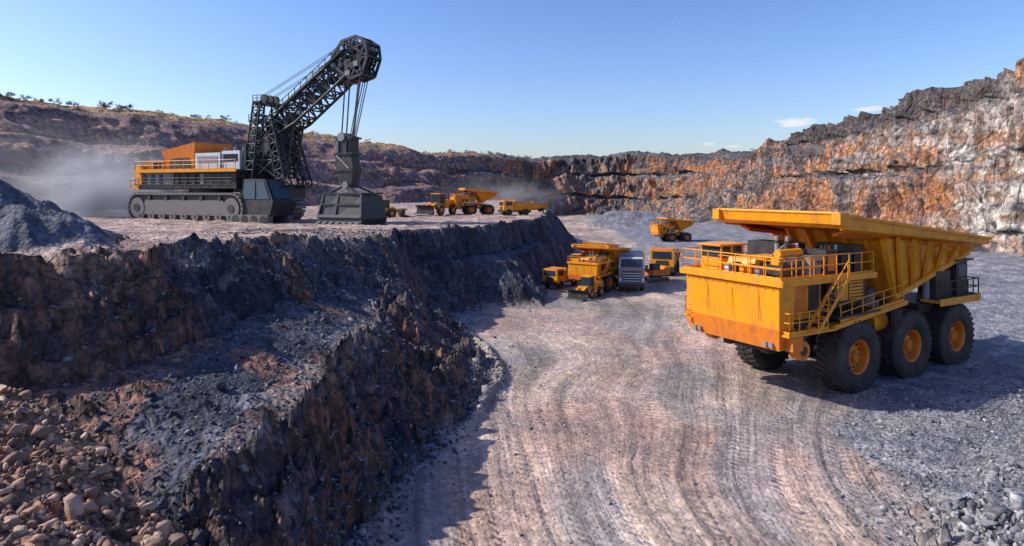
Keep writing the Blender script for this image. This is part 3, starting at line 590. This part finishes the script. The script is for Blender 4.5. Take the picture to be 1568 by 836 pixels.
def excavator():
    b=MB()
    for sd in (1,-1):
        b.prism([(-1.9,.15),(-1.5,0),(1.5,0),(1.9,.15),(2.1,.5),(1.8,.85),(-1.8,.85),(-2.1,.5)],sd*1.1-.28,sd*1.1+.28,T)
        for k in range(5): b.cyl((-1.5+.75*k,sd*1.39,.45),(-1.5+.75*k,sd*1.44,.45),.25,D,12)
    b.box(-1,1,-.9,.9,.4,1.0,D); b.cyl((0,0,.9),(0,0,1.2),.8,D,18); b.box(-2.2,1.2,-1.3,1.3,1.2,2.1,O); b.box(-2.3,-1.2,-1.25,1.25,2.1,2.5,Y)
    b.box(-.2,1.3,.35,1.3,2.1,3.1,D); b.box(1.3,1.32,.45,1.2,2.1,3.0,GL); b.box(.0,1.1,1.3,1.32,2.2,3.0,GL)
    b.beam((1.0,-.3,1.8),(3.4,-.3,4.0),.35,.5,Y); b.beam((3.3,-.3,4.1),(5.2,-.3,3.2),.35,.45,Y); b.beam((5.1,-.3,3.3),(5.0,-.3,1.1),.28,.35,Y)
    b.cyl((1.3,-.3,1.6),(2.9,-.3,3.2),.1,G,8); b.prism([(4.4,.1),(5.5,.2),(5.4,1.2),(4.8,1.2)],-.8,.3,D)
    return b
st1=place(service_truck(),'service_truck',20.2,86,250,1.08)
ld=place(loader(),'wheel_loader',-11.9,100,240,.95)
place(st1,'service_truck',5.6,73.5,232,.70)
place(box_truck(),'box_truck',13.3,73.5,262,1.1)
place(excavator(),'excavator',17.0,78,205,.72)
place(ld,'wheel_loader',-17.6,94,30,.75)
place(st1,'service_truck',.6,101,205,.72)
place(st1,'service_truck',4.0,112,190,.55)
place(ld,'wheel_loader',7.3,66,235,.62)
place(ld,'wheel_loader',14.6,86,150,.6)
place(t1,'haul_truck',11.6,88,240,.40)

# ---------------------------------------------------------------- mining shovel
b=MB()
def stad(r,xa,xb,zc,n=12):
    o=[]
    for i in range(n+1):
        a=-math.pi/2+math.pi*i/n; o.append((xb+r*math.cos(a),zc+r*math.sin(a)))
    for i in range(n+1):
        a=math.pi/2+math.pi*i/n; o.append((xa+r*math.cos(a),zc+r*math.sin(a)))
    return o
for sd in (-1,1):
    yc=sd*4.2
    b.prism(stad(1.55,-7.6,8.4,1.75),yc-.75,yc+.75,D)
    b.prism([(-6.6,.9),(7.4,.9),(8,1.7),(7,2.7),(-6,2.7),(-7.2,1.7)],yc-.95,yc+.95,T)
    loop=stad(1.72,-7.6,8.4,1.75,10); dense=[]
    for (x0,z0),(x1,z1) in zip(loop,loop[1:]+loop[:1]):
        n=max(1,int(math.hypot(x1-x0,z1-z0)/.5))
        for k in range(n): dense.append((x0+(x1-x0)*k/n,z0+(z1-z0)*k/n,math.atan2(z1-z0,x1-x0)))
    for x0,z0,a in dense:
        c,s_=math.cos(a),math.sin(a); p=[]
        for dz in (-.13,.13):
            for dx,dy in ((-.21,-1.05),(.21,-1.05),(.21,1.05),(-.21,1.05)):
                p.append((x0+dx*c-dz*s_,yc+dy,z0+dx*s_+dz*c))
        b.hexa(p,T)
    for k in range(9): 
        xx=-7+1.9*k; b.cyl((xx,yc-1.0,.75),(xx,yc+1.0,.75),.55,T,18); b.cyl((xx,yc-1.04,.75),(xx,yc+1.04,.75),.2,D,10)
    for xx in (-7.6,8.4): b.cyl((xx,yc-1.02,1.75),(xx,yc+1.02,1.75),1.25,T,24); b.cyl((xx,yc-1.08,1.75),(xx,yc+1.08,1.75),.5,D,14)
    for k in range(5): b.cyl((-5.5+3*k,yc-1.0,2.95),(-5.5+3*k,yc+1.0,2.95),.28,D,10)
b.box(-4.5,5.5,-3.3,3.3,1.3,2.9,D); b.cyl((0.5,0,2.9),(0.5,0,4.1),3.4,D,36)
b.box(-9,8,-4.0,4.0,4.1,4.5,D)
b.box(-8.6,-3.0,-3.7,3.7,4.5,6.1,G); b.box(-2.8,1.6,-3.6,3.6,4.5,6.1,D); b.box(1.8,7.6,-3.7,3.7,4.5,6.1,D)
for k in range(11): b.box(-8.4+1.45*k,-8.3+1.45*k+.5,-3.76,-3.7,4.6,5.9,(D,K,D,G)[k%4])
b.box(-9.4,8.2,-4.3,4.3,6.1,6.4,D); b.box(-9.45,8.25,-4.36,-4.3,6.12,6.42,Y); b.box(-9.46,-9.4,-4.3,4.3,6.12,6.42,Y)
b.box(-10.4,-8.8,-4.1,4.1,4.0,4.2,Y); b.rail([(-8.8,-4.1,4.2),(-10.3,-4.1,4.2),(-10.3,4.1,4.2)],1.2,Y,.05)
b.box(-10.1,-9.0,-3.6,-1.2,4.2,7.0,Y); b.box(-9.9,-9.0,-1.0,2.5,4.2,6.2,O)
b.rail([(8,-4.2,6.4),(-9.3,-4.2,6.4),(-9.3,4.2,6.4),(8,4.2,6.4)],1.15,Y,.045,1.4)
b.rail([(-9.3,-4.25,4.5),(7.5,-4.25,4.5)],.9,D,.04,1.4)
b.hexa([(-5.2,-2.6,6.4),(-.8,-2.6,6.4),(-.8,2.6,6.4),(-5.2,2.6,6.4),(-6.2,-2.9,8.9),(-.2,-2.9,9.9),(-.2,2.9,9.9),(-6.2,2.9,8.9)],O)
b.box(-4.9,-1.2,-2.75,-2.6,6.6,8.0,D); b.box(-8.4,-6.4,-2.5,1.5,6.4,7.7,Y); b.box(-8.2,-6.6,-2.53,-2.5,6.7,7.5,GL)
b.box(0.,4.2,-3.0,2.5,6.4,8.5,W); b.box(4.3,7.2,-2.8,2.4,6.4,8.7,W); b.box(.4,3.8,-3.05,-3.0,7.3,8.1,G); b.box(4.6,6.9,-2.85,-2.8,7.4,8.3,GL)
for k in range(4): b.cyl((.8+k*1.6,1.0,8.5),(.8+k*1.6,1.0,9.4),.2,G,10)
b.hexa([(8.2,-5.0,.9),(14.0,-5.0,.9),(14.0,-1.2,.9),(8.2,-1.2,.9),(8.2,-5.0,2.6),(14.6,-5.0,2.6),(14.6,-1.2,2.6),(8.2,-1.2,2.6)],D)
b.hexa([(9.6,-4.8,2.6),(14.4,-4.8,2.6),(14.4,-1.4,2.6),(9.6,-1.4,2.6),(9.8,-4.6,5.2),(13.0,-4.6,5.2),(13.0,-1.6,5.2),(9.8,-1.6,5.2)],K)
b.hexa([(10.0,-4.86,2.9),(11.7,-4.86,2.9),(11.7,-4.7,2.9),(10.0,-4.7,2.9),(10.1,-4.68,4.9),(11.6,-4.68,4.9),(11.6,-4.5,4.9),(10.1,-4.5,4.9)],GL)
b.hexa([(12.0,-4.86,2.9),(13.9,-4.86,2.9),(13.9,-4.7,2.9),(12.0,-4.7,2.9),(12.0,-4.68,4.9),(12.9,-4.68,4.9),(12.9,-4.5,4.9),(12.0,-4.5,4.9)],GL)
b.hexa([(14.3,-4.5,2.9),(14.36,-4.5,2.9),(14.36,-1.7,2.9),(14.3,-1.7,2.9),(13.1,-4.3,5.0),(13.2,-4.3,5.0),(13.2,-1.9,5.0),(13.1,-1.9,5.0)],GL)
b.box(8.4,14.0,-5.3,-4.4,0,1.1,T); b.box(8.4,14.0,-2.0,-1.2,0,1.1,T)
for k in range(4): b.cyl((9.2+1.4*k,-5.35,.55),(9.2+1.4*k,-4.4,.55),.5,D,16)
b.rail([(8.4,-4.9,2.6),(9.5,-4.9,2.6)],1.0,G,.04,.5)
b.box(6,12.5,-2.6,2.6,2.9,4.6,K)
for sd in (-1,1):
    b.lattice((8.3,sd*2.2,4.3),(9.0,sd*1.5,14.6),[(0,1.1,1.5),(1,.8,1.0)],10,.12,K)
    b.lattice((13.3,sd*1.8,4.3),(10.8,sd*1.5,12.6),[(0,1.0,1.3),(1,.8,1.0)],8,.12,K)
    for z0,z1 in ((5.2,7.5),(7.5,9.8),(9.8,12.0)):
        b.cyl((8.6,sd*2.0,z0),(12.0-(z1-5)*.2,sd*1.7,z1),.15,K,7); b.cyl((8.6,sd*2.0,z1),(12.4-(z0-5)*.25,sd*1.7,z0),.13,K,7)
        b.cyl((8.6,sd*2.0,z1),(12.1-(z1-5)*.2,sd*1.7,z1),.12,K,7)
for z in (5,7,9,11,13,14.5): b.cyl((8.9,-1.9,z),(8.9,1.9,z),.13,K,7); 
for z in (6,8,10,12): b.cyl((8.9,-1.9,z),(8.9,1.9,z+2),.09,K,6); b.cyl((11.6,-1.7,z),(11.6,1.7,z),.13,K,7)
b.box(8.2,10.2,-1.7,1.7,14.3,14.6,K); b.rail([(8.2,-1.7,14.6),(10.2,-1.7,14.6)],.8,K,.05,.6); b.box(7.0,8.2,-1.2,1.2,12.2,12.4,K); b.rail([(7.0,-1.2,12.4),(8.2,-1.2,12.4)],.8,K,.04,.5)
for sd in (-1,0,1): b.cyl((9.3,sd*.9-.15,15.0),(9.3,sd*.9+.15,15.0),.55,D,18)
b.box(9.9,11.8,-1.2,1.2,11.0,12.3,K)
b.box(9.0,11.2,-1.3,1.3,6.0,7.6,D); b.cyl((10.4,-2.0,9.0),(10.4,2.0,9.0),.7,D,18)
for k in range(5): b.box(7.6,8.0,-2.6+1.1*k,-2.2+1.1*k,6.5,9.5,K)
BF=(10.6,0,11.0); BT=(22.7,0,19.2)
b.lattice(BF,BT,[(0,2.6,1.6),(.25,2.6,2.8),(.7,2.3,2.7),(1,1.9,2.0)],12,.17,K)
b.lattice((12.0,0,13.9),(20.4,0,19.4),[(0,1.2,.8),(1,1.2,.9)],9,.10,K)
b.lattice((11.8,0,5.5),(13.2,0,12.6),[(0,1.6,1.5),(1,1.6,1.5)],7,.13,K)
rnd=random.Random(4)
for t in (.08,.2,.33,.45,.58,.7,.82,.93):
    p=Vector(BF).lerp(Vector(BT),t); s_=rnd.uniform(.18,.5); b.box(p.x-s_,p.x+s_,-.9,.9*rnd.random(),p.z-rnd.uniform(.2,.7),p.z+rnd.uniform(.1,.6),(K,D)[rnd.random()<.4])
b.beam((12.0,-1.5,13.2),(21.8,-1.4,19.9),.5,.08,K)
for t in np.linspace(0,1,12):
    p=Vector((12.0,-1.7,13.2)).lerp(Vector((21.8,-1.6,19.9)),t); b.cyl(p,p+Vector((0,0,.9)),.05,K,6)
b.cyl((12.0,-1.7,14.1),(21.8,-1.6,20.8),.05,K,6)
HD=-.45
for yy in (-.9,-.3,.3,.9):
    for cx,cz,r in ((23.2,19.3,1.15),(22.0,20.7,.75),(23.9,20.3,.7),(23.4,17.8,.6)):
        cz+=HD
        b.cyl((cx,yy-.10,cz),(cx,yy+.10,cz),r*.55,D,18)
        for k in range(18):
            a0=2*math.pi*k/18;a1=2*math.pi*(k+1)/18
            b.beam((cx+r*math.cos(a0),yy,cz+r*math.sin(a0)),(cx+r*math.cos(a1),yy,cz+r*math.sin(a1)),.2,.2,K)
        for k in range(5):
            a0=2*math.pi*k/5; b.cyl((cx,yy,cz),(cx+r*math.cos(a0),yy,cz+r*math.sin(a0)),.07,K,6)
hp=[(x-.2,z+HD) for x,z in [(20.7,18.2),(22.6,17.0),(24.1,17.4),(24.9,19.4),(24.7,20.9),(23.4,21.7),(21.4,21.3),(20.0,19.6)]]
for sd in (-1.25,1.25):
    for i in range(8):
        b.beam((hp[i][0],sd,hp[i][1]),(hp[(i+1)%8][0],sd,hp[(i+1)%8][1]),.2,.3,K)
        b.beam((hp[i][0],sd,hp[i][1]),(hp[(i+3)%8][0],sd,hp[(i+3)%8][1]),.14,.18,K)
for i in range(8): b.cyl((hp[i][0],-1.25,hp[i][1]),(hp[i][0],1.25,hp[i][1]),.12,K,8)
for k in range(12): x0=20.2+rnd.random()*4; z0=17.1+rnd.random()*3.3; s_=rnd.uniform(.15,.4); b.box(x0-s_,x0+s_,-1.42,-1.1,z0-s_,z0+s_*.8,(K,D,K,G)[k%4])
b.box(20.6,22.0,-.8,.8,16.2,17.3,K); b.lattice((20.0,0,16.4),(22.8,0,17.4),[(0,1.4,1.1),(1,1.4,1.1)],3,.10,K)
for yy in (-1.0,-.6,.6,1.0): b.cyl((9.3,yy,15.5),(22.0,yy,20.9),.04,D,5)
for yy in (-.8,.8): b.cyl((6.2,yy,8.7),(9.1,yy,14.9),.06,D,5)
for yy in (-.4,.4): b.cyl((24.1,yy,18.5),(21.9,yy,10.1),.06,D,5); b.cyl((23.4,yy,17.2),(21.7,yy,10.1),.05,D,5)
b.cyl((22.7,0,16.8),(21.8,0,10.0),.16,G,8)
b.cyl((20.9,-.3,16.2),(20.4,-.3,10.0),.08,D,6); b.cyl((21.1,.3,16.2),(20.6,.3,10.0),.08,D,6)
b.hexa([(20.9,-.7,4.3),(22.0,-.7,4.3),(22.0,.7,4.3),(20.9,.7,4.3),(20.0,-.8,6.2),(22.4,-.8,6.2),(22.4,.8,6.2),(20.0,.8,6.2)],K)
b.hexa([(20.0,-.75,6.2),(22.4,-.75,6.2),(22.4,.75,6.2),(20.0,.75,6.2),(19.8,-.75,8.1),(22.0,-.75,8.1),(22.0,.75,8.1),(19.8,.75,8.1)],D)
b.hexa([(20.1,-.85,8.1),(21.9,-.85,8.1),(21.9,.85,8.1),(20.1,.85,8.1),(20.0,-.85,10.1),(22.0,-.85,10.1),(22.0,.85,10.1),(20.0,.85,10.1)],K)
for z in (6.2,8.1,9.9): b.box(19.75,22.35,-.92,.92,z-.1,z+.1,K)
for sd in (-1,1): b.beam((21.9,sd*.84,6.4),(20.1,sd*.84,7.9),.1,.2,G); b.cyl((20.4,sd*.95,8.3),(20.4,sd*.95,9.6),.12,G,8); b.cyl((21.6,sd*.95,8.3),(21.6,sd*.95,9.6),.1,D,8)
b.cyl((20.9,-1.1,10.0),(20.9,1.1,10.0),.5,G,16); b.cyl((21.4,-1.0,4.5),(21.4,1.0,4.5),.4,G,16)
for sd in (-1,1): 
    b.beam((21.3,sd*.7,4.5),(19.6,sd*1.7,3.4),.16,.22,K); b.beam((21.5,sd*.7,4.5),(23.8,sd*1.7,3.4),.16,.22,K)
def fr(t,s1,s2): return s1+(s2-s1)*t
b.hexa([(18.8,-2.4,-.15),(24.6,-2.6,-.15),(24.6,2.3,-.15),(18.9,2.3,-.15),(18.5,-2.2,.7),(24.9,-2.4,.7),(24.9,2.3,.7),(18.6,2.3,.7)],K)
b.hexa([(18.5,-2.2,.7),(21.0,-2.35,.7),(21.0,2.2,.7),(18.6,2.2,.7),(19.0,-1.8,3.5),(21.2,-1.8,3.5),(21.2,2.0,3.5),(19.1,2.0,3.5)],K)
b.hexa([(21.0,-2.35,.7),(24.9,-2.4,.7),(24.9,2.2,.7),(21.0,2.2,.7),(21.2,-1.8,3.5),(24.4,-1.7,3.3),(24.4,2.0,3.3),(21.2,2.0,3.5)],D)
b.box(18.9,24.4,-1.9,2.1,3.42,3.62,K); b.beam((18.6,-2.35,1.0),(24.8,-2.5,1.0),.25,.3,T); b.beam((18.9,-2.05,2.3),(24.6,-2.05,2.3),.2,.22,D)
for t in (0,.4,1): b.beam((fr(t,18.7,24.7),-2.38,.8),(fr(t,19.1,24.3),-1.78,3.4),.22,.22,K)
for k in range(7): b.hexa([(18.8+k*.9,-3.2,-.1),(19.05+k*.9,-3.2,-.1),(19.2+k*.9,-2.4,-.15),(18.6+k*.9,-2.4,-.15),(18.8+k*.9,-3.2,0),(19.05+k*.9,-3.2,0),(19.2+k*.9,-2.35,.4),(18.6+k*.9,-2.35,.4)],T)
b.obj('mining_shovel',(-38.2,84,7.0),math.radians(-24),1,0)

# ---------------------------------------------------------------- scrub trees on the rim
LEAF,nt,bb=newmat('scrub_leaf'); g=N(nt,'ShaderNodeNewGeometry'); cr=N(nt,'ShaderNodeValToRGB'); cr.color_ramp.elements[0].color=(.035,.045,.02,1); cr.color_ramp.elements[1].color=(.14,.12,.05,1)
nt.links.new(g.outputs['Random Per Island'],cr.inputs[0]); nt.links.new(cr.outputs[0],bb.inputs['Base Color']); bb.inputs['Roughness'].default_value=.8
BARK,nt,bb=newmat('scrub_bark'); n_=N(nt,'ShaderNodeTexNoise',i_Scale=9.0); cr=N(nt,'ShaderNodeValToRGB'); cr.color_ramp.elements[0].color=(.06,.045,.03,1); cr.color_ramp.elements[1].color=(.17,.13,.10,1); nt.links.new(n_.outputs[0],cr.inputs[0]); nt.links.new(cr.outputs[0],bb.inputs['Base Color'])
def scrub(name,items):
    vs=[];fs=[];mi=[]
    mb=MB()
    for (x,y,z,h) in items:
        mb.v=[];mb.f=[];mb.m=[];mb.s=[]
        top=Vector((x+random.uniform(-.2,.2)*h,y,z+h*.5)); mb.cyl((x,y,z-.3),top,.04*h,0,6,.02*h)
        cl=[]
        for k in range(6):
            a=random.uniform(0,6.28); e=top+Vector((math.cos(a)*h*.42,math.sin(a)*h*.42,random.uniform(-.15,.32)*h)); mb.cyl(top+Vector((0,0,-.15*h)),e,.018*h,0,5,.008*h); cl.append((e,h*random.uniform(.18,.34)))
        o=len(vs); vs+=mb.v; fs+=[[i+o for i in f] for f in mb.f]; mi+=[0]*len(mb.f)
        for c,r in cl:
            for _ in range(34):
                d=Vector([random.gauss(0,1) for _ in range(3)]).normalized()*r*random.uniform(.3,1.15); d.z*=.65; p=c+d; l=h*random.uniform(.03,.07)
                o=len(vs)
                for _k in range(3): vs.append(tuple(p+Vector([random.gauss(0,l) for _ in range(3)])))
                fs.append([o,o+1,o+2]); mi.append(1)
    me=bpy.data.meshes.new(name); me.from_pydata(vs,[],fs); me.materials.append(BARK); me.materials.append(LEAF); me.polygons.foreach_set('material_index',mi); me.update(); return link(bpy.data.objects.new(name,me))
it=[]
for i in range(NS):
    x0,y0,z0=crestP[i]; 
    if y0<100 or x0>90: continue
    u=784+1000*x0/y0
    if u<-80 : continue
    dens=.45 if u<380 else (.35 if u<860 else .02)
    if pn(np.array([i*.03]),np.array([2.]))[0]>-.25 and random.random()<dens:
        k=random.randint(M-18,M-11); q=P2[i,k]; hgt=random.uniform(.6,1.8)*(1.5 if u<360 and random.random()<.4 else 1)*(.75 if u>380 else 1)
        it.append((q[0],q[1],q[2]-.1,hgt))
scrub('scrub_trees',it)

# ---------------------------------------------------------------- dust
def dust(name,loc,rad,dens):
    bm=bmesh.new(); bmesh.ops.create_icosphere(bm,subdivisions=3,radius=1); me=bpy.data.meshes.new(name); bm.to_mesh(me); bm.free()
    o=link(bpy.data.objects.new(name,me)); o.location=loc; o.scale=rad
    m=bpy.data.materials.new(name+'_vol'); m.use_nodes=True; nt=m.node_tree; nt.nodes.remove(nt.nodes['Principled BSDF']); L=nt.links.new
    v=N(nt,'ShaderNodeVolumeScatter'); v.inputs['Color'].default_value=(1.,.95,.88,1); v.inputs['Anisotropy'].default_value=0.
    tc=N(nt,'ShaderNodeTexCoord'); ln=N(nt,'ShaderNodeVectorMath',operation='LENGTH'); L(tc.outputs['Object'],ln.inputs[0])
    fall=mrange(nt,ln.outputs['Value'],.1,1.,1,0)
    n=N(nt,'ShaderNodeTexNoise',i_Scale=2.6,i_Detail=3.0); L(tc.outputs['Object'],n.inputs['Vector'])
    f=math_(nt,'MULTIPLY',math_(nt,'MULTIPLY',fall,fall),mrange(nt,n.outputs[0],.36,.66,0,1)); f=math_(nt,'MULTIPLY',f,dens); L(f,v.inputs['Density'])
    L(v.outputs[0],nt.nodes['Material Output'].inputs['Volume']); me.materials.append(m); return o
dust('dust_cloud',(-56,88,9.5),(12,9,8),.9)
dust('dust_cloud',(-66,100,13),(26,12,11),.13)
dust('dust_cloud',(-19,77,9.5),(3.5,3,3.5),1.2)
dust('dust_cloud',(-2,150,9),(20,18,7),.06)

# ---------------------------------------------------------------- sky, sun, camera
el=math.radians(37); az=math.radians(-88)
w=bpy.data.worlds.new('World'); scene.world=w; w.use_nodes=True; nt=w.node_tree; L=nt.links.new; bg=nt.nodes['Background']
sky=N(nt,'ShaderNodeTexSky',sky_type='NISHITA',sun_disc=False); sky.sun_elevation=el; sky.sun_rotation=az; sky.air_density=1.15; sky.dust_density=.9; sky.ozone_density=5.0
gm=N(nt,'ShaderNodeGamma'); gm.inputs[1].default_value=1.32; L(vmul(nt,sky.outputs[0],.15),gm.inputs[0])
tint=N(nt,'ShaderNodeVectorMath',operation='MULTIPLY'); L(gm.outputs[0],tint.inputs[0]); tint.inputs[1].default_value=(1.08,.97,1.08)
skyc=vmul(nt,tint.outputs[0],1.28/.15)
tc=N(nt,'ShaderNodeTexCoord'); mask=None
mp=N(nt,'ShaderNodeMapping'); mp.inputs['Scale'].default_value=(14,14,60); L(tc.outputs['Generated'],mp.inputs[0])
cn=N(nt,'ShaderNodeTexNoise',i_Scale=2.5,i_Detail=6.0,i_Roughness=.6); L(mp.outputs[0],cn.inputs['Vector'])
for u,v,su,sv,a in ((1217,187,38,8,1.),(1330,167,26,5,.8),(1085,220,11,3,.5),(1125,224,14,3,.5)):
    d=Vector((u-784,1000,290-v)); ln_=d.length; d.normalize()
    s1=N(nt,'ShaderNodeVectorMath',operation='SUBTRACT'); L(tc.outputs['Generated'],s1.inputs[0]); s1.inputs[1].default_value=d
    s2=N(nt,'ShaderNodeVectorMath',operation='MULTIPLY'); L(s1.outputs[0],s2.inputs[0]); s2.inputs[1].default_value=(ln_/su,ln_/su,ln_/sv)
    l_=N(nt,'ShaderNodeVectorMath',operation='LENGTH'); L(s2.outputs[0],l_.inputs[0])
    q=math_(nt,'SUBTRACT',mrange(nt,l_.outputs['Value'],0,1.7,1.0,0),math_(nt,'MULTIPLY',cn.outputs[0],.9))
    q=math_(nt,'MULTIPLY',mrange(nt,q,0,.3,0,1),a); mask=q if mask is None else math_(nt,'MAXIMUM',mask,q)
mx=N(nt,'ShaderNodeMix',data_type='RGBA'); L(mask,mx.inputs[0]); L(skyc,mx.inputs[6]); mx.inputs[7].default_value=(5.8,6.0,6.3,1)
L(mx.outputs[2],bg.inputs[0]); bg.inputs[1].default_value=.15
sd=bpy.data.lights.new('sun','SUN'); sd.energy=5.0; sd.angle=math.radians(.5); sd.color=(1,.92,.80)
so=link(bpy.data.objects.new('sun',sd)); to=Vector((math.sin(az)*math.cos(el),math.cos(az)*math.cos(el),math.sin(el))); so.rotation_euler=to.to_track_quat('Z','Y').to_euler()
cam=bpy.data.cameras.new('camera'); co=link(bpy.data.objects.new('camera',cam)); co.location=(0,0,11); co.rotation_euler=(math.radians(90),0,0)
cam.sensor_width=36; cam.lens=36*1000/1568; cam.shift_y=-128/1568; cam.clip_end=5000; scene.camera=co
scene.view_settings.view_transform='Standard'; scene.view_settings.look='None'; scene.view_settings.exposure=0
